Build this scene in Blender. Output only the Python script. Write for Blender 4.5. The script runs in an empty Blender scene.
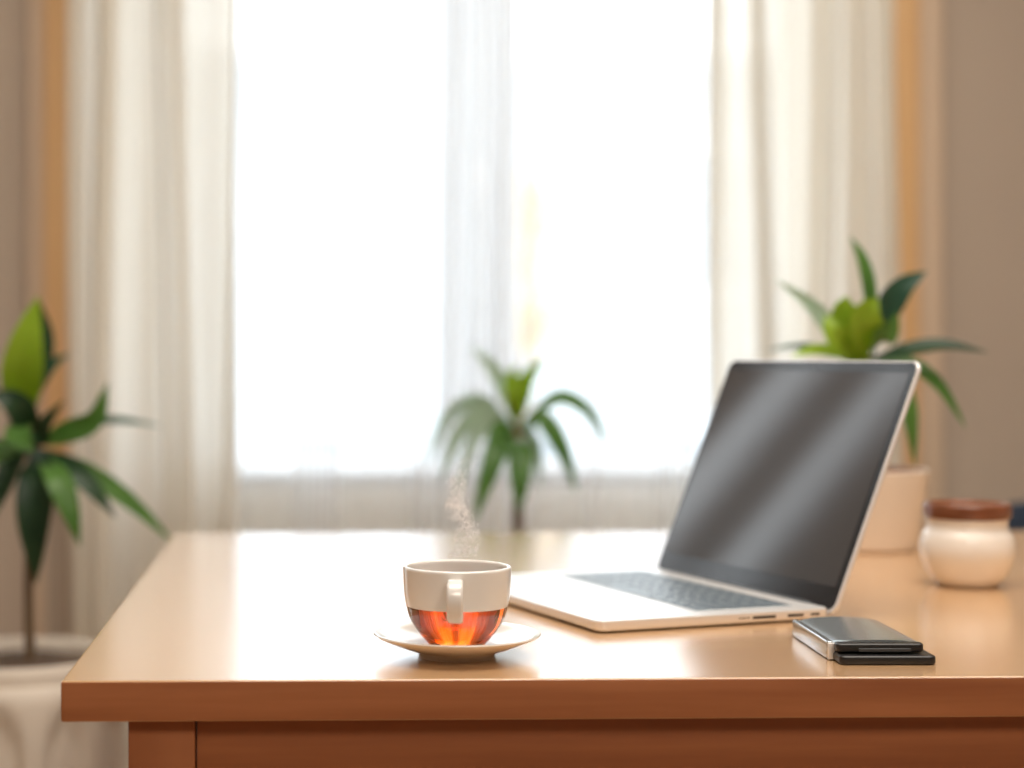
import bpy, bmesh, math, random
from mathutils import Vector, Matrix, noise
random.seed(7)
S = bpy.context.scene
COL = S.collection
PI = math.pi
TABLE_Z = 0.75

# ---------------------------------------------------------------- camera
FPX, PPX, PPY, CAM_Z, YAW = 1800.0, 367.0, 350.0, TABLE_Z + 0.24, math.radians(1.6)
cam = bpy.data.cameras.new('camera')
cam.sensor_width = 36.0
cam.lens = FPX * 36.0 / 1024.0
cam.shift_x = (512 - PPX) / 1024.0
cam.shift_y = -(384 - PPY) / 1024.0
cam.dof.use_dof = True
cam.dof.focus_distance = 1.40
cam.dof.aperture_fstop = 2.7
cam.clip_start = 0.05
camo = bpy.data.objects.new('camera', cam)
camo.location = (0, 0, CAM_Z)
camo.rotation_euler = (PI / 2, 0, -YAW)
COL.objects.link(camo)
S.camera = camo

def at(px, py, Y):
    """point seen at that pixel on the vertical plane y = Y"""
    v = Vector((math.sin(YAW) + math.cos(YAW) * (px - PPX) / FPX,
                math.cos(YAW) - math.sin(YAW) * (px - PPX) / FPX, -(py - PPY) / FPX))
    return Vector((0, 0, CAM_Z)) + v * (Y / v.y)

# ---------------------------------------------------------------- sky, fill lights, exposure
W = bpy.data.worlds.new('overcast_sky')
S.world = W
W.use_nodes = True
wn = W.node_tree
bg = wn.nodes['Background']
tc = wn.nodes.new('ShaderNodeTexCoord')
sx = wn.nodes.new('ShaderNodeSeparateXYZ')
mr = wn.nodes.new('ShaderNodeValToRGB')
wn.links.new(tc.outputs['Generated'], sx.inputs[0])
wn.links.new(sx.outputs['Z'], mr.inputs[0])
mr.color_ramp.elements[0].color = (0.88, 0.94, 1.0, 1)
mr.color_ramp.elements[1].color = (0.94, 0.97, 1.0, 1)
wn.links.new(mr.outputs[0], bg.inputs['Color'])
bg.inputs['Strength'].default_value = 5.0

def area(name, loc, target, size, power, color):
    l = bpy.data.lights.new(name, 'AREA')
    l.shape = 'RECTANGLE'
    l.size, l.size_y = size
    l.energy = power
    l.color = color
    o = bpy.data.objects.new(name, l)
    o.location = loc
    o.rotation_euler = (Vector(target) - Vector(loc)).to_track_quat('-Z', 'Y').to_euler()
    COL.objects.link(o)
    return o
area('ceiling_fill_light', (0.4, -0.9, 2.62), (0.4, 0.4, 0.6), (1.6, 1.0), 52, (1.0, 0.91, 0.80))  # unseen warm fill behind the camera, brightens the front faces
area('ceiling_fill_light', (0.5, 1.5, 2.66), (0.5, 1.7, 0.0), (1.8, 1.2), 52, (1.0, 0.92, 0.82))  # second unseen fill, added to brighten the back wall evenly

S.view_settings.view_transform = 'Standard'
S.view_settings.look = 'None'
S.view_settings.gamma = 1.0
S.view_settings.use_curve_mapping = False
S.view_settings.exposure = 0.0
cy = S.cycles
cy.max_bounces = 12
cy.transparent_max_bounces = 24
cy.transmission_bounces = 12
cy.volume_bounces = 8
cy.sample_clamp_indirect = 8
cy.caustics_reflective = False

# ---------------------------------------------------------------- materials
def mat(name, color=(.8, .8, .8), rough=.5, metal=0.0, **kw):
    m = bpy.data.materials.new(name)
    m.use_nodes = True
    b = m.node_tree.nodes['Principled BSDF']
    b.inputs['Base Color'].default_value = (*color, 1)
    b.inputs['Roughness'].default_value = rough
    b.inputs['Metallic'].default_value = metal
    for k, v in kw.items():
        b.inputs[k.replace('_', ' ')].default_value = v
    return m

def noisy(m, c1, c2, scale=(8, 8, 8), detail=4, lo=.3, hi=.7, bump=0.0):
    """procedural two-colour variation in object space"""
    t = m.node_tree; N = t.nodes; L = t.links
    b = N['Principled BSDF']
    c = N.new('ShaderNodeTexCoord'); mp = N.new('ShaderNodeMapping'); n = N.new('ShaderNodeTexNoise'); r = N.new('ShaderNodeValToRGB')
    mp.inputs['Scale'].default_value = scale
    n.inputs['Scale'].default_value = 1.0
    n.inputs['Detail'].default_value = detail
    r.color_ramp.elements[0].position = lo; r.color_ramp.elements[0].color = (*c1, 1)
    r.color_ramp.elements[1].position = hi; r.color_ramp.elements[1].color = (*c2, 1)
    L.new(c.outputs['Object'], mp.inputs[0]); L.new(mp.outputs[0], n.inputs[0]); L.new(n.outputs[0], r.inputs[0])
    L.new(r.outputs[0], b.inputs['Base Color'])
    if bump:
        bp = N.new('ShaderNodeBump'); bp.inputs['Strength'].default_value = bump; bp.inputs['Distance'].default_value = .002
        L.new(n.outputs[0], bp.inputs['Height']); L.new(bp.outputs[0], b.inputs['Normal'])
    return m

M = {}
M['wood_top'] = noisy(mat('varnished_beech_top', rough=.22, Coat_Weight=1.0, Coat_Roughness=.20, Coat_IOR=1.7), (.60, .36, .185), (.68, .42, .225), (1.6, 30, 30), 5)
M['wood_edge'] = noisy(mat('shaded_beech_edge', rough=.38), (.29, .095, .034), (.49, .19, .078), (2.2, 22, 40), 6)  # edge, legs and apron: shade put into a darker, redder wood colour
M['wood_leg'] = noisy(mat('shaded_beech_leg', rough=.4), (.31, .105, .037), (.40, .145, .052), (14, 14, 3), 6)
M['wood_apron'] = noisy(mat('shaded_beech_apron', rough=.42), (.24, .075, .026), (.43, .155, .057), (2.0, 20, 34), 6)
M['wall'] = noisy(mat('taupe_wall_paint', rough=.85), (.47, .395, .325), (.50, .42, .345), (3, 3, 3), 3)
M['ceiling'] = mat('ceiling_paint', (.78, .74, .68), .9)
M['floor'] = noisy(mat('floor_wood', rough=.45), (.36, .22, .12), (.44, .28, .16), (14, 1.2, 1), 5)
M['trim_wood'] = noisy(mat('honey_window_casing', rough=.5), (.75, .47, .23), (.81, .53, .27), (18, 18, 2), 4)
M['trim_beige'] = mat('beige_architrave_paint', (.66, .52, .39), .6)
M['panel'] = mat('brightening_panel_paint', (.74, .72, .66), .7)
M['white_frame'] = mat('white_window_frame', (.74, .77, .80), .4)  # neutral white tinted blue: the skylight's cast is put into the paint
M['porcelain'] = mat('white_porcelain', (.83, .81, .775), .16, Coat_Weight=.5, Coat_Roughness=.06)
M['jar'] = noisy(mat('cream_glaze', rough=.25, Coat_Weight=.4), (.82, .78, .725), (.88, .84, .785), (30, 30, 30), 3)
M['jar_rim'] = noisy(mat('brown_glaze', rough=.3, Coat_Weight=.3), (.14, .045, .02), (.21, .07, .03), (40, 40, 60), 4)
M['pot'] = mat('matte_cream_pot', (.74, .66, .57), .5)
M['planter'] = noisy(mat('white_stone_planter', rough=.7), (.68, .62, .53), (.74, .67, .58), (12, 12, 12), 4)
M['soil'] = noisy(mat('potting_soil', rough=.95), (.045, .026, .014), (.13, .075, .04), (90, 90, 90), 5, bump=.6)
M['terracotta_soil'] = noisy(mat('brown_bark_mulch', rough=.9), (.14, .06, .03), (.26, .12, .06), (90, 90, 90), 5, bump=.5)
M['stem'] = noisy(mat('brown_stem', rough=.8), (.12, .075, .04), (.22, .15, .09), (60, 60, 14), 4)
M['alu'] = mat('silver_aluminium', (.86, .86, .86), .32, .40)
M['alu_dark'] = mat('trackpad_aluminium', (.74, .74, .74), .30, .55)
M['bezel'] = mat('black_glass_bezel', (.014, .014, .016), .12)
M['screen'] = mat('dark_glossy_screen', (.068, .067, .070), .07, IOR=1.38)
M['key'] = mat('slate_blue_key', (.11, .15, .185), .32)
M['keywell'] = mat('keyboard_well', (.42, .46, .49), .45)
M['black'] = mat('black_plastic', (.012, .012, .013), .35)
M['port'] = mat('port_dark', (.03, .025, .022), .5)
M['rubber'] = mat('rubber', (.02, .02, .02), .8)
M['graphite'] = mat('dark_graphite_plastic', (.055, .058, .062), .42)
M['steel'] = mat('brushed_steel_shell', (.50, .53, .54), .22, .85)
M['steel_top'] = mat('blue_grey_metal_top', (.42, .475, .505), .24, .75)
M['blue_cloth'] = noisy(mat('dark_blue_upholstery', rough=.9), (.016, .028, .05), (.024, .04, .07), (200, 200, 200), 2)
M['chair_wood'] = noisy(mat('dark_chair_wood', rough=.5), (.10, .05, .025), (.14, .07, .035), (20, 20, 3), 4)
M['rod'] = mat('brass_rod', (.55, .40, .22), .35, .8)
M['facade'] = noisy(mat('pale_facade', rough=.9), (.40, .44, .47), (.45, .48, .51), (.7, .7, .7), 3)
M['facade_glass'] = mat('facade_glass', (.22, .26, .30), .4)
M['foliage'] = noisy(mat('autumn_foliage', rough=.8), (.74, .52, .24), (.85, .66, .36), (3, 3, 3), 4)
M['bark'] = mat('bark', (.2, .13, .08), .9)
M['ground'] = noisy(mat('pale_pavement', rough=.9), (.55, .55, .53), (.62, .62, .6), (.5, .5, .5), 4)

def glass_pane():
    m = bpy.data.materials.new('window_glass'); m.use_nodes = True
    t = m.node_tree; N = t.nodes; L = t.links; N.clear()
    o = N.new('ShaderNodeOutputMaterial'); mx = N.new('ShaderNodeMixShader'); a = N.new('ShaderNodeBsdfTransparent'); g = N.new('ShaderNodeBsdfGlossy')
    g.inputs['Roughness'].default_value = .02; a.inputs['Color'].default_value = (.97, .98, .98, 1)
    mx.inputs[0].default_value = .06
    L.new(a.outputs[0], mx.inputs[1]); L.new(g.outputs[0], mx.inputs[2]); L.new(mx.outputs[0], o.inputs[0])
    return m
M['pane'] = glass_pane()

def cloth(name, color, thin, trans=.6):
    """woven cloth: gaps between threads (thin) let light straight through, threads scatter and transmit"""
    m = bpy.data.materials.new(name); m.use_nodes = True
    t = m.node_tree; N = t.nodes; L = t.links; N.clear()
    o = N.new('ShaderNodeOutputMaterial')
    d = N.new('ShaderNodeBsdfDiffuse'); tr = N.new('ShaderNodeBsdfTranslucent'); a = N.new('ShaderNodeBsdfTransparent')
    c = N.new('ShaderNodeTexCoord'); n = N.new('ShaderNodeTexNoise'); mp = N.new('ShaderNodeMapping'); r = N.new('ShaderNodeValToRGB')
    mp.inputs['Scale'].default_value = (60, 60, 6); n.inputs['Scale'].default_value = 1
    r.color_ramp.elements[0].color = (*[x * .985 for x in color], 1); r.color_ramp.elements[1].color = (*color, 1)
    L.new(c.outputs['Object'], mp.inputs[0]); L.new(mp.outputs[0], n.inputs[0]); L.new(n.outputs[0], r.inputs[0])
    L.new(r.outputs[0], d.inputs[0]); L.new(r.outputs[0], tr.inputs[0])
    # seen or lit at a slant the weave is thicker: both factors fall as their power 1/cos
    lw = N.new('ShaderNodeLayerWeight'); lw.inputs['Blend'].default_value = .5
    cs = N.new('ShaderNodeMath'); cs.operation = 'SUBTRACT'; cs.inputs[0].default_value = 1.04; L.new(lw.outputs['Facing'], cs.inputs[1])
    iv = N.new('ShaderNodeMath'); iv.operation = 'DIVIDE'; iv.inputs[0].default_value = 1.0; L.new(cs.outputs[0], iv.inputs[1])
    def power(base):
        p = N.new('ShaderNodeMath'); p.operation = 'POWER'; p.inputs[0].default_value = base; L.new(iv.outputs[0], p.inputs[1]); return p.outputs[0]
    m1 = N.new('ShaderNodeMixShader'); L.new(power(trans), m1.inputs[0])
    L.new(d.outputs[0], m1.inputs[1]); L.new(tr.outputs[0], m1.inputs[2])
    m2 = N.new('ShaderNodeMixShader'); L.new(power(thin), m2.inputs[0])
    L.new(m1.outputs[0], m2.inputs[1]); L.new(a.outputs[0], m2.inputs[2]); L.new(m2.outputs[0], o.inputs[0])
    return m
M['curtain'] = cloth('cream_curtain_cloth', (.87, .83, .745), .08, .58)
M['sheer'] = cloth('white_sheer_cloth', (.93, .95, .97), .60, .6)

def leaf_mat(name, c1, c2, rough=.38):
    m = bpy.data.materials.new(name); m.use_nodes = True
    t = m.node_tree; N = t.nodes; L = t.links; b = N['Principled BSDF']; o = N['Material Output']
    c = N.new('ShaderNodeTexCoord'); n = N.new('ShaderNodeTexNoise'); r = N.new('ShaderNodeValToRGB')
    n.inputs['Scale'].default_value = 14; n.inputs['Detail'].default_value = 3
    r.color_ramp.elements[0].position = .35; r.color_ramp.elements[0].color = (*c1, 1)
    r.color_ramp.elements[1].position = .65; r.color_ramp.elements[1].color = (*c2, 1)
    L.new(c.outputs['Object'], n.inputs[0]); L.new(n.outputs[0], r.inputs[0]); L.new(r.outputs[0], b.inputs['Base Color'])
    b.inputs['Roughness'].default_value = rough
    tr = N.new('ShaderNodeBsdfTranslucent'); mx = N.new('ShaderNodeMixShader'); mx.inputs[0].default_value = .5
    L.new(r.outputs[0], tr.inputs[0]); L.new(b.outputs[0], mx.inputs[1]); L.new(tr.outputs[0], mx.inputs[2]); L.new(mx.outputs[0], o.inputs[0])
    return m
M['leaf_dark'] = leaf_mat('dark_green_leaf', (.022, .065, .028), (.045, .11, .045))
M['leaf_mid'] = leaf_mat('mid_green_leaf', (.10, .24, .05), (.15, .33, .07))
M['leaf_bright'] = leaf_mat('bright_green_leaf', (.32, .50, .03), (.42, .60, .06))
M['leaf_teal'] = leaf_mat('blue_green_leaf', (.04, .12, .075), (.075, .19, .12))
M['leaf_pale'] = leaf_mat('washed_out_leaf', (.42, .54, .40), (.50, .62, .48))  # washed-out leaves: backlight haze put into the paler green

def tea_mat():
    m = bpy.data.materials.new('amber_tea'); m.use_nodes = True
    t = m.node_tree; N = t.nodes; L = t.links; N.clear()
    o = N.new('ShaderNodeOutputMaterial'); g = N.new('ShaderNodeBsdfRefraction'); g.inputs['IOR'].default_value = 1.33; g.inputs['Roughness'].default_value = 0.02
    gl = N.new('ShaderNodeBsdfGlass'); gl.inputs['IOR'].default_value = 1.33; gl.inputs['Roughness'].default_value = .02
    v = N.new('ShaderNodeVolumeAbsorption'); v.inputs['Color'].default_value = (.97, .58, .0, 1); v.inputs['Density'].default_value = 92
    L.new(gl.outputs[0], o.inputs['Surface']); L.new(v.outputs[0], o.inputs['Volume'])
    return m
M['tea'] = tea_mat()
def clear_glass():
    m = bpy.data.materials.new('clear_cup_glass'); m.use_nodes = True
    t = m.node_tree; N = t.nodes; L = t.links; N.clear()
    o = N.new('ShaderNodeOutputMaterial'); gl = N.new('ShaderNodeBsdfGlass'); gl.inputs['IOR'].default_value = 1.42; gl.inputs['Roughness'].default_value = 0
    L.new(gl.outputs[0], o.inputs['Surface'])
    return m
M['cup_glass'] = clear_glass()

# ---------------------------------------------------------------- mesh helpers
def finish(name, bm, m, parent=None, smooth=25, loc=None):
    bmesh.ops.recalc_face_normals(bm, faces=bm.faces)
    me = bpy.data.meshes.new(name)
    bm.to_mesh(me); bm.free()
    if m: me.materials.append(m)
    if smooth:
        for p in me.polygons: p.use_smooth = True
        me.set_sharp_from_angle(angle=math.radians(smooth))
        caps = {k for p in me.polygons if len(p.vertices) > 8 for k in p.edge_keys}      # flat caps stay flat
        if caps:
            at_ = me.attributes.get('sharp_edge') or me.attributes.new('sharp_edge', 'BOOLEAN', 'EDGE')
            for i, e in enumerate(me.edges):
                if e.key in caps: at_.data[i].value = True
    o = bpy.data.objects.new(name, me)
    COL.objects.link(o)
    if parent: o.parent = parent
    if loc: o.location = loc
    return o

def tag(o, label=None, cat=None, group=None, kind=None):
    for k, v in (('label', label), ('category', cat), ('group', group), ('kind', kind)):
        if v: o[k] = v
    return o

def thing(name, loc, label, cat, rz=0.0, group=None):
    o = bpy.data.objects.new(name, None)
    o.empty_display_size = .05
    o.location = loc; o.rotation_euler = (0, 0, rz)
    COL.objects.link(o)
    return tag(o, label, cat, group)

def struct(name, bm, m, parent=None, smooth=0):
    return tag(finish(name, bm, m, parent, smooth), kind='structure')

def loft(bm, rings, cap0=True, cap1=True, closed=True):
    vs = [[bm.verts.new(p) for p in r] for r in rings]
    n = len(vs[0])
    for a, b in zip(vs, vs[1:]):
        for i in range(n if closed else n - 1):
            j = (i + 1) % n
            bm.faces.new((a[i], a[j], b[j], b[i]))
    if cap0: bm.faces.new(vs[0][::-1])
    if cap1: bm.faces.new(vs[-1])
    return vs

def rrect(hx, hy, r, n=6, cx=0, cy=0):
    r = max(1e-5, min(r, hx - 1e-5, hy - 1e-5))
    out = []
    for k, (sx_, sy_) in enumerate(((1, 1), (-1, 1), (-1, -1), (1, -1))):
        for i in range(n + 1):
            a = PI / 2 * (k + i / n)
            out.append((cx + sx_ * (hx - r) + r * math.cos(a), cy + sy_ * (hy - r) + r * math.sin(a)))
    return out

def slab(bm, cx, cy, z0, z1, hx, hy, r=.004, bev=.001, n=6, b0=None):
    """rounded-corner plate with rounded upper and lower edges"""
    b0 = bev if b0 is None else b0
    rings = []
    for i in range(4):
        a = PI / 2 * i / 3
        d = b0 * (1 - math.sin(a)); rings.append([(x, y, z0 + b0 * (1 - math.cos(a))) for x, y in rrect(hx - d, hy - d, r - d, n, cx, cy)])
    for i in range(4):
        a = PI / 2 * i / 3
        d = bev * (1 - math.cos(a)); rings.append([(x, y, z1 - bev + bev * math.sin(a)) for x, y in rrect(hx - d, hy - d, r - d, n, cx, cy)])
    loft(bm, rings)
    return bm

def box(bm, x0, x1, y0, y1, z0, z1, bev=0.0):
    if bev:
        return slab(bm, (x0 + x1) / 2, (y0 + y1) / 2, z0, z1, (x1 - x0) / 2, (y1 - y0) / 2, bev, bev, 3)
    v = [bm.verts.new((x, y, z)) for z in (z0, z1) for y in (y0, y1) for x in (x0, x1)]
    for f in ((0, 2, 3, 1), (4, 5, 7, 6), (0, 1, 5, 4), (2, 6, 7, 3), (0, 4, 6, 2), (1, 3, 7, 5)):
        bm.faces.new([v[i] for i in f])
    return bm

def lathe(bm, prof, n=64, closed_profile=False, cx=0, cy=0, cz=0):
    """profile of (r, z); a radius of 0 closes on the axis"""
    rings = []
    for r_, z_ in prof:
        if r_ <= 1e-7: rings.append([bm.verts.new((cx, cy, cz + z_))])
        else: rings.append([bm.verts.new((cx + r_ * math.cos(2 * PI * i / n), cy + r_ * math.sin(2 * PI * i / n), cz + z_)) for i in range(n)])
    pairs = list(zip(rings, rings[1:]))
    if closed_profile: pairs.append((rings[-1], rings[0]))
    for a, b in pairs:
        for i in range(n):
            j = (i + 1) % n
            if len(a) == 1 and len(b) == 1: continue
            if len(a) == 1: bm.faces.new((a[0], b[j], b[i]))
            elif len(b) == 1: bm.faces.new((a[i], a[j], b[0]))
            else: bm.faces.new((a[i], a[j], b[j], b[i]))
    return bm

def crom(pts, n):
    """Catmull-Rom through the points, n samples"""
    P = [Vector(p) for p in pts]
    P = [P[0] * 2 - P[1]] + P + [P[-1] * 2 - P[-2]]
    segs = len(P) - 3
    out = []
    for k in range(n + 1):
        t = k / n * segs; i = min(int(t), segs - 1); u = t - i
        a, b, c, d = P[i:i + 4]
        out.append(.5 * ((2 * b) + (c - a) * u + (2 * a - 5 * b + 4 * c - d) * u * u + (3 * b - a - 3 * c + d) * u ** 3))
    return out

def smooth_prof(pts, n=30):
    return [(max(0, p.x), p.y) for p in crom([(a, b, 0) for a, b in pts], n)]

def tube(bm, pts, radii, n=12):
    P = [Vector(p) for p in pts]
    rings = []
    for i, p in enumerate(P):
        t = (P[min(i + 1, len(P) - 1)] - P[max(i - 1, 0)]).normalized()
        ref = Vector((1, 0, 0)) if abs(t.x) < .9 else Vector((0, 1, 0))
        a = t.cross(ref).normalized(); b = t.cross(a).normalized()
        r = radii[i] if isinstance(radii, (list, tuple)) else radii
        rings.append([p + a * r * math.cos(2 * PI * k / n) + b * r * math.sin(2 * PI * k / n) for k in range(n)])
    loft(bm, rings)
    return bm

def leaf(parent, origin, pts, width, m, face=(0, -1, .25), fold=.25, peak=.48, base=.12, n=18, label=None):
    """a leaf blade: midrib curve, lanceolate outline, V fold along the midrib, real thickness"""
    C = crom([Vector(p) - origin for p in pts], n)
    fv = Vector(face).normalized()
    bm = bmesh.new()
    top, bot = [], []
    for i, p in enumerate(C):
        s = i / n
        t = (C[min(i + 1, n)] - C[max(i - 1, 0)]).normalized()
        side = t.cross(fv)
        if side.length < .15: side = t.cross(Vector((1, 0, .2)))
        side.normalize()
        nor = side.cross(t).normalized()
        w = (base + (1 - base) * math.sin(PI / 2 * min(1, s / peak)) ** 1.2) if s < peak else 1 - ((s - peak) / (1 - peak)) ** 1.7
        w = max(w, .02) * width / 2
        th = .0007 * (1 - .7 * s)
        row = []
        for q in (-1, -.55, 0, .55, 1):
            row.append(p + side * w * q + nor * (abs(q) * w * fold - w * fold * .4))
        top.append([v + nor * th for v in row]); bot.append([v - nor * th for v in row])
    rings = [tp + bt[::-1] for tp, bt in zip(top, bot)]
    loft(bm, rings)
    o = finish('leaf', bm, m, parent, 50)
    if label: o['label'] = label
    return o

# ---------------------------------------------------------------- the room
WY, WT = 3.60, .16          # inner face and thickness of the window wall
X0, X1, Y0, Z1 = -2.30, 2.70, -2.60, 2.70
WX0, WX1, WZ0, WZ1 = -.4813, 1.1458, .735, 2.30      # main window opening
VX0, VX1, VZ0, VZ1 = -1.82, -1.20, .25, 2.50         # added unseen window further left, shaped for the stripes reflected on the screen

bm = bmesh.new(); box(bm, X0 - .1, X1 + .1, Y0 - .1, WY + WT, -.12, 0); struct('floor', bm, M['floor'])
bm = bmesh.new(); box(bm, X0 - .1, X1 + .1, Y0 - .1, WY + WT, Z1, Z1 + .12); struct('ceiling', bm, M['ceiling'])
bm = bmesh.new(); box(bm, X0 - .1, X0, Y0, WY, 0, Z1); struct('wall_left', bm, M['wall'])
bm = bmesh.new(); box(bm, X1, X1 + .1, Y0, WY, 0, Z1); struct('wall_right', bm, M['wall'])
bm = bmesh.new(); box(bm, X0 - .1, X1 + .1, Y0 - .1, Y0, 0, Z1); struct('wall_front', bm, M['wall'])
bm = bmesh.new()
ya, yb = WY, WY + WT
box(bm, X0 - .1, VX0, ya, yb, 0, Z1); box(bm, VX0, VX1, ya, yb, 0, VZ0); box(bm, VX0, VX1, ya, yb, VZ1, Z1)
box(bm, VX1, WX0, ya, yb, 0, Z1); box(bm, WX0, WX1, ya, yb, 0, WZ0); box(bm, WX0, WX1, ya, yb, WZ1, Z1)
box(bm, WX1, X1 + .1, ya, yb, 0, Z1)
struct('wall_back', bm, M['wall'])

def frame_piece(name, parent, x0, x1, z0, z1, y0, y1, m=M['white_frame'], bev=.004):
    bm = bmesh.new(); box(bm, x0, x1, y0, y1, z0, z1, bev); return finish(name, bm, m, parent)

def window(name, x0, x1, z0, z1, mull, stile=.05):
    r = bpy.data.objects.new(name, None); r.location = ((x0 + x1) / 2, WY + .07, z0); COL.objects.link(r); r['kind'] = 'structure'
    ox, oy, oz = r.location
    y0, y1 = -.01, .05
    w = (x1 - x0) / 2; h = z1 - z0
    bm = bmesh.new()
    box(bm, -w, w, y0, y1, 0, .03, .004); box(bm, -w, w, y0, y1, h - .06, h, .004)
    box(bm, -w, -w + stile, y0, y1, .03, h - .06, .004); box(bm, w - stile, w, y0, y1, .03, h - .06, .004)
    finish('window_frame', bm, M['white_frame'], r)
    a, b = mull[0] - ox, mull[1] - ox
    bm = bmesh.new(); c = (a + b) / 2
    box(bm, a, c - .006, y0, y1, .03, h - .06, .006); box(bm, c + .006, b, y0, y1, .03, h - .06, .006)
    box(bm, c - .02, c + .02, y0 - .012, y0, .03, h - .06, .004)
    finish('mullion', bm, M['white_frame'], r)
    for p0, p1 in ((-w + stile, a), (b, w - stile)):
        bm = bmesh.new(); box(bm, p0, p1, .018, .022, .03, h - .06)
        finish('window_pane', bm, M['pane'], r, 0)
    return r
w1 = window('window_1', WX0, WX1, WZ0, WZ1, (.2468, .4115), .19)  # wide side stiles, shaped to block daylight behind the outer curtains
bm = bmesh.new(); box(bm, -(WX1 - WX0) / 2, (WX1 - WX0) / 2, -.10, -.012, 0, .018, .004)
finish('window_sill', bm, M['white_frame'], w1)
bm = bmesh.new(); box(bm, -.008, .008, -.045, -.03, .52, .64, .005); box(bm, -.012, .012, -.034, -.022, .56, .62, .004)
hd = finish('window_handle', bm, M['alu'], w1); hd.location.x = .3292 - (WX0 + WX1) / 2
window('stripe_window', VX0, VX1, VZ0, VZ1, (-1.575, -1.44), .085)

bm = bmesh.new(); box(bm, WX0 + .002, WX1 - .002, WY - .018, WY, .10, WZ0 - .012, .004); struct('brightening_panel', bm, M['panel'])  # added panel, paler than the wall to brighten the area under the window
# wooden casings at both sides of the main window and their beige architraves
for nm, x0, x1 in (('trim_1', WX0 - .057, WX0), ('trim_2', WX1, WX1 + .060)):
    bm = bmesh.new(); box(bm, x0, x1, WY - .035, WY, .70, 2.36, .006); struct(nm, bm, M['trim_wood'], None, 25)
for nm, x0, x1 in (('trim_3', WX0 - .09, WX0 - .0575), ('trim_4', WX1 + .0605, WX1 + .112)):
    bm = bmesh.new(); box(bm, x0, x1, WY - .022, WY, .0, 2.36, .005); struct(nm, bm, M['trim_beige'], None, 25)
bm = bmesh.new(); box(bm, WX0 - .057, WX1 + .06, WY - .035, WY, 2.30, 2.36, .006); struct('trim_5', bm, M['trim_wood'], None, 25)
for nm, x0, x1 in (('baseboard_back', X0, WX0 - .09), ('baseboard_right', WX1 + .112, X1)):
    bm = bmesh.new(); box(bm, x0, x1, WY - .015, WY, 0, .09, .003); struct(nm, bm, M['white_frame'], None, 25)

# ---------------------------------------------------------------- outside
bm = bmesh.new(); box(bm, -40, 40, WY + .5, 60, -7.1, -7.0); struct('ground', bm, M['ground'])
bd = thing('apartment_building', (.6, 14, -7), 'pale apartment block across the street behind the sheer curtains', 'building')
bm = bmesh.new(); box(bm, -6, 3.2, 0, 6, 0, 10.1); finish('facade_wall', bm, M['facade'], bd, 0)
bm = bmesh.new(); box(bm, -6.15, 3.35, -.15, 6.15, 10.1, 10.3); finish('roof', bm, M['facade'], bd, 0)
for zz in (6.2, 8.4):
    for k in range(6):
        x = -5.2 + k * 1.45
        bm = bmesh.new(); box(bm, x, x + .75, -.03, .05, zz, zz + 1.2); wf = finish('window', bm, M['white_frame'], bd, 0)
        bm = bmesh.new(); box(bm, x + .06, x + .69, -.04, -.031, zz + .06, zz + 1.14); finish('pane', bm, M['facade_glass'], wf, 0)
tr = thing('autumn_tree', (1.16, 10, -7), 'yellow autumn tree blurred beyond the right window pane', 'tree')
bm = bmesh.new(); tube(bm, [(0, 0, 0), (.05, 0, 3), (0, .1, 5.5), (.02, 0, 8.5)], [.13, .09, .055, .02]); finish('trunk', bm, M['bark'], tr)
bm = bmesh.new()
for k in range(150):
    a = random.random() * 2 * PI; h = random.random(); rr = .46 * math.sin(PI * (.12 + .85 * h)) * random.random() ** .8
    c = Vector((rr * math.cos(a), rr * math.sin(a), 8.0 + .95 * h))
    R = Matrix.Rotation(random.random() * 6, 3, Vector((random.random() - .5, random.random() - .5, random.random() + .1)).normalized())
    vs = [bm.verts.new(c + R @ Vector(q)) for q in ((-.1, 0, 0), (0, -.06, .02), (.12, 0, 0), (0, .06, .02))]
    bm.faces.new(vs)
finish('crown', bm, M['foliage'], tr, 0)

# ---------------------------------------------------------------- curtains
def drape(name, x0, x1, y, z0, z1, folds, m, label, cat, lean=0.0, hem=.0, seed=0):
    """folds: list of (position 0..1, width in m, depth in m) pleats bulging into the room, over a shallow ripple"""
    nx, nz = 220, 26
    bm = bmesh.new()
    rows = []
    for j in range(nz + 1):
        s = j / nz; z = z0 + (z1 - z0) * s
        row = []
        for i in range(nx + 1):
            u = i / nx
            x = x0 + (x1 - x0) * u
            d = 0
            for p, wd, dp in folds:
                q = (x - (x0 + (x1 - x0) * p) - .012 * math.sin(2.3 * z + p * 9 + seed)) / wd
                d += dp * math.exp(-q * q * 2.2) * (1.12 - .25 * s)
            d += .0025 * math.sin(x * 61 + 1.7 * math.sin(z * 1.3) + seed)
            row.append(bm.verts.new((x + lean * (1 - s) * (u - .5), y - d, z)))
        rows.append(row)
    for a, b in zip(rows, rows[1:]):
        for i in range(nx):
            bm.faces.new((a[i], a[i + 1], b[i + 1], b[i]))
    o = finish(name, bm, m, None, 180)
    return tag(o, label, cat)
drape('curtain', -.470, -.150, 3.46, .015, 2.40,
      [(.03, .022, .05), (.20, .020, .06), (.38, .05, .03), (.56, .018, .06), (.65, .018, .06), (.82, .05, .02), (.985, .014, .065)],
      M['curtain'], 'cream curtain gathered at the left side of the window', 'curtain', seed=1)
drape('curtain', .752, 1.118, 3.46, .015, 2.40,
      [(.02, .014, .04), (.17, .06, .03), (.29, .020, .075), (.44, .04, .04), (.62, .03, .055), (.80, .03, .045), (.96, .02, .06)],
      M['curtain'], 'cream curtain gathered at the right side of the window behind the laptop', 'curtain', seed=4)
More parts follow.
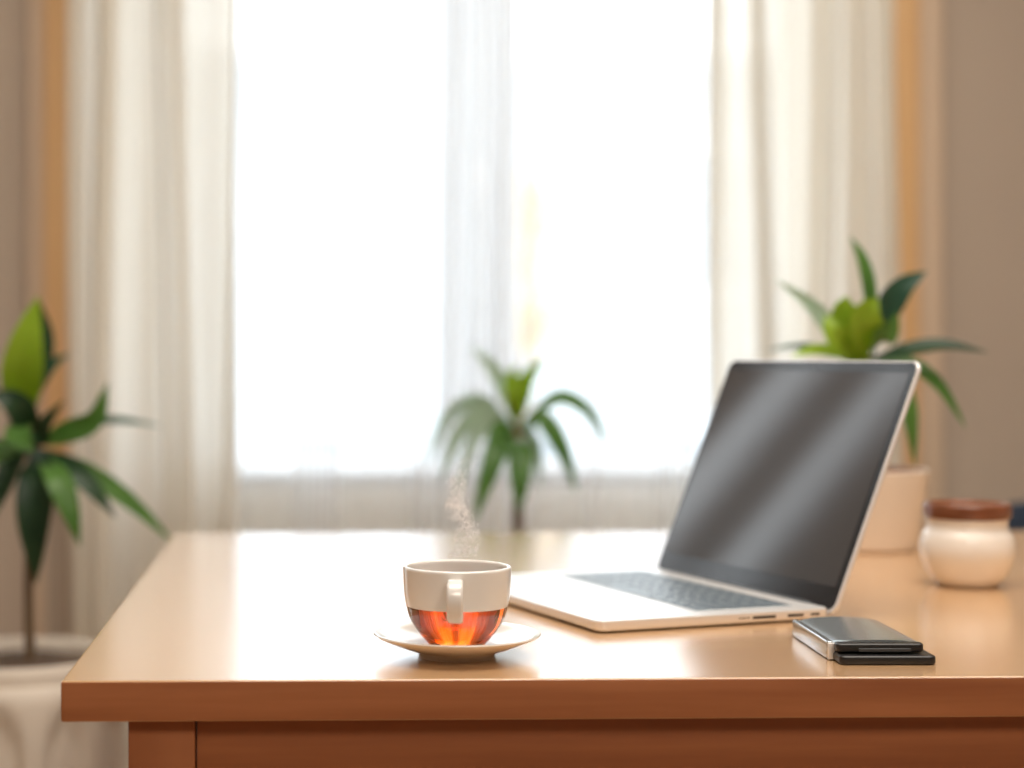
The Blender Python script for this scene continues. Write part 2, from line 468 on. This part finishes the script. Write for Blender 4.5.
drape('sheer_curtain', -.26, .345, 3.535, .015, 2.40,
      [(.05, .022, .03), (.15, .013, .055), (.37, .012, .032), (.415, .012, .03), (.46, .012, .034), (.66, .05, .010), (.79, .018, .035), (.87, .018, .035), (.95, .018, .03)],
      M['sheer'], 'white sheer curtain hanging over the left window pane', 'curtain', seed=2)
drape('sheer_curtain', .348, .80, 3.51, .015, 2.40,
      [(.03, .02, .03), (.12, .02, .03), (.40, .014, .024), (.62, .04, .012), (.76, .014, .03), (.84, .014, .032), (.93, .016, .03)],
      M['sheer'], 'white sheer curtain hanging over the right window pane', 'curtain', seed=3)
rodt = thing('curtain_rod', (.33, 3.49, 2.42), 'round rod that carries the curtains above the window', 'curtain rod')
bm = bmesh.new(); tube(bm, [(-1.0, 0, 0), (1.0, 0, 0)], .013, 16); finish('rod', bm, M['rod'], rodt)
for sx_ in (-1, 1):
    bm = bmesh.new(); lathe(bm, [(0, -.03), (.02, -.02), (.028, 0), (.02, .02), (0, .03)], 24); f = finish('finial', bm, M['rod'], rodt); f.location = (sx_ * 1.02, 0, 0)
    bm = bmesh.new(); box(bm, sx_ * .9 - .008, sx_ * .9 + .008, .0, .11, -.008, .008, .003); finish('bracket', bm, M['rod'], rodt)

# ---------------------------------------------------------------- desk
desk = thing('desk', (.48, 1.84, 0), 'beech desk with thick pale top and shade-darkened reddish front edge', 'desk')
TX0, TX1, TY0, TY1 = -.1855, 1.32, 1.3088, 2.3668
dx, dy = .48, 1.84
bm = bmesh.new(); box(bm, TX0 - dx, TX1 - dx, TY0 + .0012 - dy, TY1 - dy, .7200, TABLE_Z, .0018)
tb = finish('tabletop', bm, M['wood_top'], desk)
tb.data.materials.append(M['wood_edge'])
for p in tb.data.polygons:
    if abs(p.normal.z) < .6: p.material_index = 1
LW = .049
lx0, lx1 = -.1384, TX1 - .047 - LW
ly0, ly1 = 1.325, TY1 - .02 - LW
for lx in (lx0, lx1):
    for ly in (ly0, ly1):
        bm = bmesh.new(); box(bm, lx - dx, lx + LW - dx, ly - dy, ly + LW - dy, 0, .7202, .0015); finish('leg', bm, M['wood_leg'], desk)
for y0 in (ly0 + .004, ly1 + LW - .024):
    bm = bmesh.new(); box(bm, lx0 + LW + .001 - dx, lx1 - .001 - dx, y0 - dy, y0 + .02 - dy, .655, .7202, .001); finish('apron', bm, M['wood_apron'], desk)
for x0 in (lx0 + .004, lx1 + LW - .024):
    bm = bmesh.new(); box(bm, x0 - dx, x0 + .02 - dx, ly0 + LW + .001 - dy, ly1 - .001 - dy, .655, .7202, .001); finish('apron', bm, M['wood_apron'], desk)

# ---------------------------------------------------------------- saucer, cup, steam
CX, CY = .1100, 1.4095
sc = thing('saucer', (CX, CY, TABLE_Z), 'white porcelain saucer under the tea cup', 'saucer')
bm = bmesh.new()
lathe(bm, [(0, .0035), (.026, .0035), (.0275, .0), (.0300, .0), (.0312, .0035), (.040, .0065), (.052, .0106), (.060, .0142), (.0642, .0165),
           (.0655, .0177), (.0650, .0187), (.0632, .0186), (.058, .0164), (.049, .0130), (.039, .0102), (.0335, .0094), (.0315, .0090), (.026, .0086), (0, .0086)], 96)
finish('dish', bm, M['porcelain'], sc, 60)

cup = thing('tea_cup', (CX, CY, TABLE_Z), 'white tea cup with a clear lower bowl showing amber tea', 'cup')
TL = .0400                       # tea level
# outer profile of the cup from the foot to the rim
op = smooth_prof([(.0243, .0120), (.0270, .0150), (.0325, .0220), (.0372, .0300), (.0400, .0400), (.0412, .0470), (.0420, .0560), (.0425, .0688)], 42)
lower = [p for p in op if p[1] <= TL]
upper = [p for p in op if p[1] > TL]
def off(p, t): return (p[0] - t, p[1])
edge = (.0400, TL)
bm = bmesh.new()
lathe(bm, [(0, .0090), (.0225, .0090)] + lower + [edge, off(edge, .0022)] + [off(p, .0022) for p in lower[::-1] if p[1] > .0150] + [(.0230, .0135), (0, .0132)], 96)
finish('clear_bowl', bm, M['cup_glass'], cup, 60)['label'] = 'clear lower bowl of the cup'
bm = bmesh.new()
lathe(bm, [edge] + upper + [(.0424, .0700), (.0416, .0708), (.0405, .0710), (.0393, .0704), (.0389, .0692)] + [off(p, .0034) for p in upper[::-1] if p[1] < .068] + [off(edge, .0030)], 96, True)
finish('porcelain_wall', bm, M['porcelain'], cup, 60)
bm = bmesh.new()
lathe(bm, [(0, .0129), (.0232, .0133)] + [off(p, .0020) for p in lower if p[1] > .0150] + [off(edge, .0020), (0, TL)], 96)
finish('tea', bm, M['tea'], cup, 60)['label'] = 'amber tea'
# handle: a flat loop pointing to the viewer
pathp = crom([(0, -.0385, .0610), (0, -.050, .0635), (0, -.0600, .0600), (0, -.0635, .0505), (0, -.0600, .0405), (0, -.0500, .0355), (0, -.0375, .0365)], 36)
rings = []
for i, p in enumerate(pathp):
    t = (pathp[min(i + 1, 36)] - pathp[max(i - 1, 0)]).normalized()
    nrm = Vector((1, 0, 0)).cross(t).normalized()
    rings.append([p + Vector((1, 0, 0)) * a + nrm * b for a, b in rrect(.0062, .0028, .0024, 4)])
bm = bmesh.new(); loft(bm, rings)
h = finish('handle', bm, M['porcelain'], cup, 60); h.rotation_euler.z = math.radians(-6)

def steam_mat():
    m = bpy.data.materials.new('steam'); m.use_nodes = True
    t = m.node_tree; N = t.nodes; L = t.links; N.clear()
    o = N.new('ShaderNodeOutputMaterial'); v = N.new('ShaderNodeVolumePrincipled')
    v.inputs['Color'].default_value = (.995, .995, 1, 1); v.inputs['Anisotropy'].default_value = .3
    c = N.new('ShaderNodeTexCoord'); sp = N.new('ShaderNodeSeparateXYZ'); L.new(c.outputs['Object'], sp.inputs[0])
    def math_(op, a, b=None, c_=None):
        n = N.new('ShaderNodeMath'); n.operation = op
        for i, q in enumerate((a, b, c_)):
            if q is None: continue
            if isinstance(q, (int, float)): n.inputs[i].default_value = q
            else: L.new(q, n.inputs[i])
        return n.outputs[0]
    nz = N.new('ShaderNodeTexNoise'); nz.inputs['Scale'].default_value = 55; nz.inputs['Detail'].default_value = 3
    L.new(c.outputs['Object'], nz.inputs[0])
    va = N.new('ShaderNodeVectorMath'); va.operation = 'SUBTRACT'; L.new(nz.outputs['Color'], va.inputs[0]); va.inputs[1].default_value = (.5, .5, .5)
    vb = N.new('ShaderNodeVectorMath'); vb.operation = 'SCALE'; L.new(va.outputs[0], vb.inputs[0]); vb.inputs['Scale'].default_value = .026
    vc = N.new('ShaderNodeVectorMath'); vc.operation = 'ADD'; L.new(c.outputs['Object'], vc.inputs[0]); L.new(vb.outputs[0], vc.inputs[1])
    s2 = N.new('ShaderNodeSeparateXYZ'); L.new(vc.outputs[0], s2.inputs[0])
    z = sp.outputs['Z']
    # curling path of the wisp
    px = math_('MULTIPLY', math_('SINE', math_('MULTIPLY', z, 95)), .0045)
    dx_ = math_('SUBTRACT', s2.outputs['X'], px)
    r2 = math_('SQRT', math_('ADD', math_('MULTIPLY', dx_, dx_), math_('MULTIPLY', s2.outputs['Y'], s2.outputs['Y'])))
    rad = N.new('ShaderNodeMapRange'); L.new(z, rad.inputs[0])
    rad.inputs[1].default_value = 0; rad.inputs[2].default_value = .10; rad.inputs[3].default_value = .0125; rad.inputs[4].default_value = .008
    core = N.new('ShaderNodeMapRange'); core.interpolation_type = 'SMOOTHSTEP'; L.new(math_('DIVIDE', r2, rad.outputs[0]), core.inputs[0])
    core.inputs[1].default_value = .55; core.inputs[2].default_value = 1.0; core.inputs[3].default_value = 1; core.inputs[4].default_value = 0
    n2 = N.new('ShaderNodeTexNoise'); n2.inputs['Scale'].default_value = 150; n2.inputs['Detail'].default_value = 2; n2.inputs['Distortion'].default_value = 1.2
    L.new(c.outputs['Object'], n2.inputs[0])
    w = N.new('ShaderNodeMapRange'); w.interpolation_type = 'SMOOTHSTEP'; L.new(n2.outputs[0], w.inputs[0])
    w.inputs[1].default_value = .45; w.inputs[2].default_value = .66
    fade = N.new('ShaderNodeMapRange'); fade.interpolation_type = 'SMOOTHSTEP'; L.new(z, fade.inputs[0])
    fade.inputs[1].default_value = .045; fade.inputs[2].default_value = .085; fade.inputs[3].default_value = 1; fade.inputs[4].default_value = 0
    L.new(math_('MULTIPLY', math_('MULTIPLY', math_('MULTIPLY', core.outputs[0], w.outputs[0]), fade.outputs[0]), 165.0), v.inputs['Density'])
    L.new(v.outputs[0], o.inputs['Volume'])
    return m
bm = bmesh.new(); lathe(bm, [(0, 0), (.012, .0), (.019, .008), (.021, .03), (.018, .07), (.010, .10), (0, .103)], 32)
st = finish('steam', bm, steam_mat(), None, 60, (CX + .004, CY, TABLE_Z + .078))
tag(st, 'thin white wisp of steam curling up above the tea cup', 'steam', kind='stuff')

# ---------------------------------------------------------------- laptop
LWd, LDp, LLn, LYAW, LTILT = .3217, .2376, .2378, .3265, .3943
HR = Vector((.4625, 1.589, TABLE_Z))
wv = Vector((-math.sin(LYAW), math.cos(LYAW), 0)); bv = Vector((-math.cos(LYAW), -math.sin(LYAW), 0))
lc = HR + wv * LWd / 2 + bv * LDp / 2
lap = thing('laptop', lc, 'open silver laptop with dark screen beside the tea cup', 'laptop', LYAW - PI / 2)
hx, hy = LWd / 2, LDp / 2
ZB, ZT = .0008, .0108
bm = bmesh.new()
rings = []
for z, d in ((ZB, .004), (ZB + .0010, .0018), (ZB + .0025, .0005), (ZB + .0040, 0), (ZT - .0008, 0), (ZT - .0002, .0003), (ZT, .0010)):
    rings.append([(x, y, z) for x, y in rrect(hx - d, hy - .003 - d, .010 - min(d, .006), 8, 0, -.003)])
loft(bm, rings)
finish('base', bm, M['alu'], lap)
for sx_ in (-1, 1):
    for sy_ in (-1, 1):
        bm = bmesh.new(); lathe(bm, [(0, 0), (.006, 0), (.007, .0008), (0, .0009)], 20); f = finish('rubber_foot', bm, M['rubber'], lap); f.location = (sx_ * (hx - .03), sy_ * (hy - .025), 0)
kx0, kx1, ky0, ky1 = -hx + .022, hx - .022, -.012, hy - .030
bm = bmesh.new(); slab(bm, (kx0 + kx1) / 2, (ky0 + ky1) / 2, ZT - .0004, ZT + .0003, (kx1 - kx0) / 2, (ky1 - ky0) / 2, .004, .0002, 4)
kb = finish('keyboard', bm, M['keywell'], lap)
rows = [[1.5] + [1] * 11 + [1.5], [1.5] + [1] * 12 + [.5 + 0] if False else [1.6] + [1] * 11 + [1.4], [1.7] + [1] * 11 + [1.3], [2.0] + [1] * 10 + [2.0], [2.4] + [1] * 9 + [2.6], [1.2, 1, 1.1, 1.2, 4.6, 1.2, 1.1, 1.0, 1.6]]
nr = len(rows); gap = .0036
pitch = (ky1 - ky0 - .004) / nr
for ri, row in enumerate(rows):
    y1 = ky1 - .002 - ri * pitch; y0 = y1 - pitch + gap
    tot = sum(row); x = kx0 + .003; un = (kx1 - kx0 - .006) / tot
    for kw in row:
        bm = bmesh.new(); slab(bm, x + kw * un / 2, (y0 + y1) / 2, ZT + .0003, ZT + .0009, (kw * un - gap) / 2, (y1 - y0) / 2, 0.0018, .0002, 3)
        finish('key', bm, M['key'], kb)
        x += kw * un
bm = bmesh.new(); slab(bm, 0, -hy + .050, ZT - .0004, ZT + .00015, .052, .037, .004, .0001, 4)
finish('trackpad', bm, M['alu_dark'], lap)
def side_port(frac0, frac1, z0, z1):
    y0 = -hy + frac0 * LDp; y1 = -hy + frac1 * LDp
    bm = bmesh.new(); box(bm, hx - .004, hx + .00025, y0, y1, z0, z1, .0006)
    return finish('port', bm, M['port'], lap)
side_port(.575, .625, .0058, .0070); side_port(.635, .735, .0048, .0076); side_port(.785, .855, .0048, .0076); side_port(.885, .925, .0050, .0074)
# lid, built upright in its own frame then tilted back at the hinge
DN = .0075                                                            # the lid reaches down behind the base
hinge = Vector((0, hy - .001 - DN * math.sin(LTILT), ZT - DN * math.cos(LTILT)))
LLn += DN
lidm = Matrix.Translation(hinge) @ Matrix.Rotation(-LTILT, 4, 'X')     # local x across, z up the lid, -y to the viewer
def lidpart(name, fn, m, parent=lap, smooth=25):
    bm = bmesh.new(); fn(bm)
    # plates are drawn lying flat (x, y up the lid, z towards the viewer)
    R = Matrix.Rotation(PI / 2, 4, 'X')
    bmesh.ops.transform(bm, matrix=lidm @ R, verts=bm.verts)
    return finish(name, bm, m, parent, smooth)
lid = lidpart('lid', lambda b: slab(b, 0, LLn / 2, -.0052, 0, hx, LLn / 2, .011, .0018, 8, .003), M['alu'])
bez = lidpart('bezel', lambda b: slab(b, 0, LLn / 2 + .001, -.0006, .0006, hx - .0026, LLn / 2 - .0032, .009, .0004, 8), M['bezel'], lid)
lidpart('screen', lambda b: slab(b, 0, LLn / 2 + .0065, .0004, .0009, hx - .0095, LLn / 2 - .0190, .0012, .0001, 2), M['screen'], bez)
def cam_dot(b):
    lathe(b, [(0, .0011), (.0016, .0010), (.0021, .0005)], 20, cx=0, cy=LLn - .0078)
lidpart('webcam', cam_dot, M['graphite'], bez)
bm = bmesh.new(); tube(bm, [(-hx + .03, hy - .0058, ZT - .0012), (hx - .03, hy - .0058, ZT - .0012)], .0030, 16)
finish('hinge', bm, M['graphite'], lap)

# ---------------------------------------------------------------- portable drive in front of the laptop
dr = thing('portable_drive', (.4355, 1.4305, TABLE_Z), 'silver and black portable drive lying beside the laptop at the desk front', 'portable drive', math.radians(-1.6))
dr.scale = (.935, .92, .84)
W2 = .0395
bm = bmesh.new(); slab(bm, .002, -.006, 0, .0085, W2, .073, .006, .0024, 8); finish('lower_case', bm, M['black'], dr)['label'] = 'black lower case'
def shell(bm, x0, x1, y0, y1, z0, z1, crown, ny=24, nx=20):
    """slab whose top is gently crowned across its width"""
    rings = []
    for j in range(ny + 1):
        v = j / ny
        y = y0 + (y1 - y0) * v
        inset = 0.0
        e = min(v, 1 - v) * (y1 - y0)
        if e < .006: inset = .006 - math.sqrt(max(0, .006 ** 2 - (.006 - e) ** 2))
        a, b = x0 + inset, x1 - inset
        ring = [(a, y, z0 + .001), (a + .001, y, z0), (b - .001, y, z0), (b, y, z0 + .001)]
        for i in range(nx + 1):
            u = 1 - i / nx
            x = a + (b - a) * u
            q = 2 * u - 1
            z = z1 - .0028 * abs(q) ** 7 + crown * (1 - q * q)
            ring.append((x, y, z))
        rings.append(ring)
    loft(bm, rings)
bm = bmesh.new(); shell(bm, -W2 + .001, W2 - .004, -.058, .073, .0100, .0182, .0014); finish('upper_shell', bm, M['steel_top'], dr, 25)['label'] = 'blue grey metal top'
bm = bmesh.new(); slab(bm, -.002, -.0625, .0098, .0180, W2 - .0035, .0065, .0045, .0022, 6); finish('end_cap', bm, M['black'], dr)['label'] = 'black end cap'
bm = bmesh.new(); slab(bm, .001, -.0685, .0106, .0138, .0215, .0022, .001, .0005, 3); finish('connector', bm, M['graphite'], dr)['label'] = 'dark grey connector strip'
bm = bmesh.new(); slab(bm, -W2 + .0005, .010, .0006, .0172, .0030, .0625, .0028, .0016, 5); finish('side_rail', bm, M['steel'], dr)['label'] = 'bright silver side rail'
bm = bmesh.new(); slab(bm, -W2 + .0008, -.0540, .0010, .0160, .0030, .0012, .0009, .0005, 3); finish('seam_ring', bm, M['alu'], dr)

# ---------------------------------------------------------------- round jar with brown rim
jar = thing('round_jar', (.663, 1.818, TABLE_Z), 'small round cream jar with brown rim at the right of the desk', 'jar')
jar.scale = (.965, .965, 1)
bm = bmesh.new()
pr = smooth_prof([(.0265, 0), (.030, .0010), (.0385, .0100), (.0468, .0270), (.0488, .0390), (.0465, .0510), (.0425, .0575), (.0412, .0620), (.0418, .0690)], 40)
lathe(bm, [(0, .0012), (.024, .0012)] + pr + [(.0398, .0694)] + [(max(r_ - .004, .001), z_) for r_, z_ in pr[::-1] if z_ > .006] + [(0, .006)], 72)
finish('jar_body', bm, M['jar'], jar, 60)
bm = bmesh.new()
lathe(bm, [(.0395, .0695), (.0435, .0697), (.0445, .0712), (.0449, .0760), (.0448, .0815), (.0440, .0838), (.0425, .0845), (.0405, .0842), (.0392, .0825), (.037, .0812), (0, .0808)], 72)
lathe(bm, [(.0395, .0695), (0, .0695)], 72)
bmesh.ops.remove_doubles(bm, verts=bm.verts, dist=1e-6)
finish('lid', bm, M['jar_rim'], jar, 50)['label'] = 'brown lid with raised rim'

# ---------------------------------------------------------------- plant on the desk behind the laptop
PX_, PY_ = .662, 2.165
rp = thing('potted_plant', (PX_, PY_, TABLE_Z), 'leafy green plant in a cream pot standing on the desk behind the laptop', 'potted plant')
O = Vector((PX_, PY_, TABLE_Z))
bm = bmesh.new()
lathe(bm, [(0, 0), (.058, 0), (.062, .003), (.0665, .030), (.0725, .070), (.0765, .100), (.0770, .1045), (.0755, .106), (.0725, .1045), (.0705, .096), (0, .092)], 72)
finish('pot', bm, M['pot'], rp, 40).scale.z = .91
bm = bmesh.new(); lathe(bm, [(0, .110), (.03, .1085), (.06, .106), (.0726, .1038), (.0715, .0985), (0, .0975)], 48)
for v in bm.verts: v.co.z += .002 * noise.noise(v.co * 120)
finish('soil', bm, M['terracotta_soil'], rp).scale.z = .91
cb = at(862, 362, PY_) - O
bm = bmesh.new(); tube(bm, crom([(0, 0, .098), (-.006, 0, .15), (cb.x, 0, cb.z)], 10), [.009 - .0002 * i for i in range(11)]); finish('stem', bm, M['stem'], rp)
def P(px, py, dy=0.0, Y=PY_): return at(px, py, Y + dy)
def pw(px, Y=PY_): return px * Y / FPX
for pts, wd, m, fc in [
    ([(868, 350, 0), (870, 300, -.01), (863, 262, -.01), (850, 236, 0)], 17, 'leaf_mid', (.3, -1, .2)),
    ([(872, 350, 0), (882, 318, -.02), (902, 288, -.03), (927, 271, -.03)], 27, 'leaf_teal', (.2, -1, .5)),
    ([(858, 358, 0), (836, 336, .01), (812, 306, .02), (776, 280, .02)], 18, 'leaf_pale', (-.2, -1, .4)),
    ([(860, 362, 0), (850, 335, -.03), (845, 312, -.04), (846, 296, -.04)], 36, 'leaf_bright', (0, -1, .2)),
    ([(866, 364, 0), (864, 334, -.05), (868, 312, -.06), (878, 298, -.06)], 34, 'leaf_bright', (.1, -1, .2)),
    ([(858, 364, 0), (842, 345, -.05), (832, 330, -.06), (826, 314, -.05)], 24, 'leaf_bright', (0, -1, .3)),
    ([(868, 360, 0), (880, 342, -.05), (890, 330, -.06), (898, 312, -.06)], 22, 'leaf_mid', (.2, -1, .3)),
    ([(868, 360, 0), (898, 352, -.03), (942, 345, -.05), (988, 352, -.06)], 20, 'leaf_dark', (.1, -.8, .8)),
    ([(868, 364, 0), (905, 362, -.02), (938, 385, -.04), (966, 428, -.05)], 20, 'leaf_mid', (.4, -1, .5)),
    ([(866, 366, 0), (892, 376, -.04), (908, 410, -.05), (915, 466, -.05)], 24, 'leaf_mid', (.3, -1, .2)),
    ([(858, 364, 0), (840, 354, -.03), (815, 350, -.05), (790, 357, -.06)], 16, 'leaf_bright', (-.1, -1, .7)),
    ([(858, 366, 0), (830, 352, .03), (800, 346, .06), (766, 350, .08)], 10, 'leaf_teal', (0, -1, .8)),
    ([(860, 368, 0), (830, 372, -.02), (800, 395, -.04), (780, 440, -.05)], 20, 'leaf_mid', (-.3, -1, .4)),
    ([(862, 366, 0), (858, 380, .08), (850, 420, .12), (846, 465, .14)], 22, 'leaf_dark', (0, 1, .3)),
]:
    leaf(rp, O, [P(*q) for q in pts], pw(wd), M[m], fc).location = (0, 0, 0)

# ---------------------------------------------------------------- tall planter with plant at the left
LX, LY = -.4001, 2.42
lp = thing('floor_plant', (LX, LY, 0), 'broad leaved green plant in a tall white planter left of the desk', 'potted plant')
O = Vector((LX, LY, 0))
bm = bmesh.new()
HT = .586
n = 160
rings = []
prof = [(.100, 0), (.112, .004)] + [(.112 + .030 * math.sin(PI * .62 * k / 30), .004 + (HT - .034) * k / 30) for k in range(1, 31)]
prof += [(.1335, HT - .024), (.1345, HT - .012), (.1335, HT - .003), (.1300, HT), (.1230, HT - .002), (.1190, HT - .010), (.1170, HT - .045)]
for r_, z_ in prof:
    ring = []
    for i in range(n):
        a = 2 * PI * i / n
        d = 0
        if .05 < z_ < HT - .05:
            # ten arched panels sunk in the side
            q = (a * 10 / (2 * PI)) % 1 - .5
            top = HT - .062
            yy = (z_ - (top - .05)) / .05
            half = .34 * (math.sqrt(max(0, 1 - max(0, yy) ** 2)) if yy > 0 else 1)
            if z_ < top and half > .01:
                e = (half - abs(q)) / .06
                d = .011 * max(0, min(1, e))
        ring.append(((r_ - d) * math.cos(a), (r_ - d) * math.sin(a), z_))
    rings.append(ring)
loft(bm, rings)
finish('planter', bm, M['planter'], lp, 50)
bm = bmesh.new(); lathe(bm, [(0, HT - .008), (.05, HT - .012), (.1165, HT - .018), (.1165, HT - .03), (0, HT - .03)], 64)
for v in bm.verts: v.co.z += .003 * noise.noise(v.co * 90)
finish('soil', bm, M['soil'], lp)
def Q(px, py, dy=0.0): return at(px, py, LY + dy)
def qw(px): return px * LY / FPX
s0, s1, s2 = Q(30, 655) - O, Q(29, 570) - O, Q(33, 440) - O
s0.z = HT - .014; s0.y = 0; s1.y = 0; s2.y = 0
bm = bmesh.new(); tube(bm, crom([s0, s1, s2, Q(30, 415) - O], 14), [.0075 - .0002 * i for i in range(15)]); finish('stem', bm, M['stem'], lp)
for pts, wd, m, fc in [
    ([(31, 425, 0), (22, 390, -.03), (26, 345, -.05), (38, 296, -.05)], 41, 'leaf_bright', (.1, -1, .2)),
    ([(30, 412, .01), (34, 380, .02), (44, 340, .03), (38, 298, .04)], 26, 'leaf_dark', (-.1, -1, .2)),
    ([(30, 415, 0), (36, 388, .02), (50, 366, .03), (70, 353, .03)], 15, 'leaf_teal', (.2, -1, .3)),
    ([(32, 440, 0), (26, 420, -.04), (12, 402, -.06), (-12, 392, -.06)], 30, 'leaf_dark', (0, -1, .5)),
    ([(32, 445, 0), (62, 434, -.03), (94, 420, -.05), (108, 382, -.05)], 24, 'leaf_mid', (.2, -1, .3)),
    ([(32, 440, 0), (70, 426, .05), (115, 420, .09), (162, 426, .12)], 11, 'leaf_teal', (.1, -1, .6)),
    ([(34, 448, 0), (37, 472, -.07), (34, 525, -.09), (36, 584, -.08)], 38, 'leaf_dark', (-.1, -1, .15)),
    ([(34, 448, 0), (56, 462, -.05), (84, 480, -.07), (116, 518, -.07)], 26, 'leaf_dark', (.2, -1, .5)),
    ([(36, 452, 0), (54, 472, -.09), (68, 505, -.11), (80, 546, -.11)], 26, 'leaf_mid', (.3, -1, .3)),
    ([(34, 452, 0), (80, 468, 0), (130, 502, .01), (173, 542, .02)], 20, 'leaf_mid', (.2, -1, .4)),
    ([(30, 440, 0), (8, 448, -.02), (-20, 462, -.03), (-50, 490, -.03)], 26, 'leaf_mid', (0, -1, .5)),
    ([(32, 430, -.02), (40, 440, -.06), (44, 425, -.09), (64, 400, -.10)], 18, 'leaf_dark', (.1, -1, .4)),
    ([(30, 448, 0), (14, 460, -.03), (2, 488, -.05), (-14, 530, -.05)], 24, 'leaf_dark', (-.2, -1, .3)),
    ([(28, 430, -.01), (18, 428, -.06), (22, 440, -.09), (34, 452, -.10)], 26, 'leaf_mid', (0, -1, .3)),
]:
    leaf(lp, O, [Q(*q) for q in pts], qw(wd), M[m], fc)

# ---------------------------------------------------------------- plant behind the desk, in front of the window
CYP = 2.95
cp = thing('floor_plant', (.329, CYP, 0), 'slender arching plant standing behind the desk in front of the window', 'potted plant')
O = Vector((.329, CYP, 0))
bm = bmesh.new(); lathe(bm, [(0, 0), (.095, 0), (.10, .004), (.118, .20), (.125, .26), (.125, .275), (.119, .277), (.113, .262), (.110, .245), (0, .24)], 64); finish('pot', bm, M['pot'], cp, 40)
bm = bmesh.new(); lathe(bm, [(0, .258), (.06, .255), (.1115, .250), (.1105, .246), (0, .246)], 48); finish('soil', bm, M['soil'], cp)
def R_(px, py, dy=0.0): return at(px, py, CYP + dy)
def rw(px): return px * CYP / FPX
top = R_(517, 425) - O; mid = R_(518, 500) - O
bm = bmesh.new(); tube(bm, crom([(.004, 0, .25), (.0, 0, .5), (mid.x, 0, mid.z), (top.x, 0, top.z)], 14), [.0125 - .0004 * i for i in range(15)]); finish('stem', bm, M['stem'], cp)
for pts, wd, m, fc in [
    ([(517, 430, 0), (518, 405, -.02), (526, 380, -.03), (545, 356, -.03)], 20, 'leaf_bright', (.1, -1, .2)),
    ([(517, 430, 0), (514, 400, -.03), (512, 380, -.03), (516, 364, -.03)], 18, 'leaf_bright', (0, -1, .2)),
    ([(516, 430, 0), (508, 398, .02), (494, 370, .03), (470, 345, .04)], 17, 'leaf_pale', (-.2, -1, .3)),
    ([(517, 440, 0), (520, 446, -.09), (520, 478, -.12), (519, 515, -.12)], 25, 'leaf_mid', (0, -1, .2)),
    ([(516, 438, 0), (502, 440, -.07), (490, 470, -.10), (473, 525, -.10)], 24, 'leaf_mid', (-.2, -1, .2)),
    ([(518, 436, 0), (540, 418, -.02), (562, 450, -.03), (577, 494, -.03)], 22, 'leaf_mid', (.3, -1, .3)),
    ([(518, 432, 0), (556, 398, .01), (588, 412, .03), (610, 450, .03)], 17, 'leaf_mid', (.3, -1, .4)),
    ([(516, 434, 0), (488, 412, .03), (460, 432, .05), (440, 482, .06)], 20, 'leaf_pale', (-.3, -1, .4)),
    ([(516, 432, 0), (480, 400, .06), (446, 420, .09), (428, 468, .10)], 15, 'leaf_pale', (-.3, -1, .4)),
    ([(516, 436, 0), (498, 420, .0), (474, 440, 0), (456, 500, 0)], 16, 'leaf_pale', (-.3, -1, .3)),
    ([(518, 436, 0), (524, 430, .06), (536, 450, .10), (540, 490, .11)], 16, 'leaf_pale', (.2, 1, .3)),
    ([(516, 436, 0), (506, 428, -.03), (496, 432, -.05), (484, 452, -.06)], 18, 'leaf_mid', (-.1, -1, .5)),
]:
    leaf(cp, O, [R_(*q) for q in pts], rw(wd), M[m], fc)

# ---------------------------------------------------------------- dark blue chair behind the desk at the right
ch = thing('chair', (1.330, 2.66, 0), 'dark blue upholstered chair peeking over the desk at the right edge', 'chair')
def pad(name, x0, x1, y0, y1, z0, z1, r):
    bm = bmesh.new(); slab(bm, (x0 + x1) / 2, (y0 + y1) / 2, z0, z1, (x1 - x0) / 2, (y1 - y0) / 2, r, min(r * .8, (z1 - z0) * .45), 8); return finish(name, bm, M['blue_cloth'], ch)
pad('seat', -.23, .23, -.22, .22, .41, .48, .05)
bm = bmesh.new()
slab(bm, 0, 0, -.03, .03, .245, .16, .07, .024, 10)
bmesh.ops.transform(bm, matrix=Matrix.Translation((0, .235, .583)) @ Matrix.Rotation(math.radians(82), 4, 'X'), verts=bm.verts)
finish('backrest', bm, M['blue_cloth'], ch)
for sx_ in (-1, 1):
    for sy_ in (-1, 1):
        bm = bmesh.new(); tube(bm, [(sx_ * .20, sy_ * .19, .42), (sx_ * .215, sy_ * .21, 0)], [.017, .012], 14); finish('leg', bm, M['chair_wood'], ch)
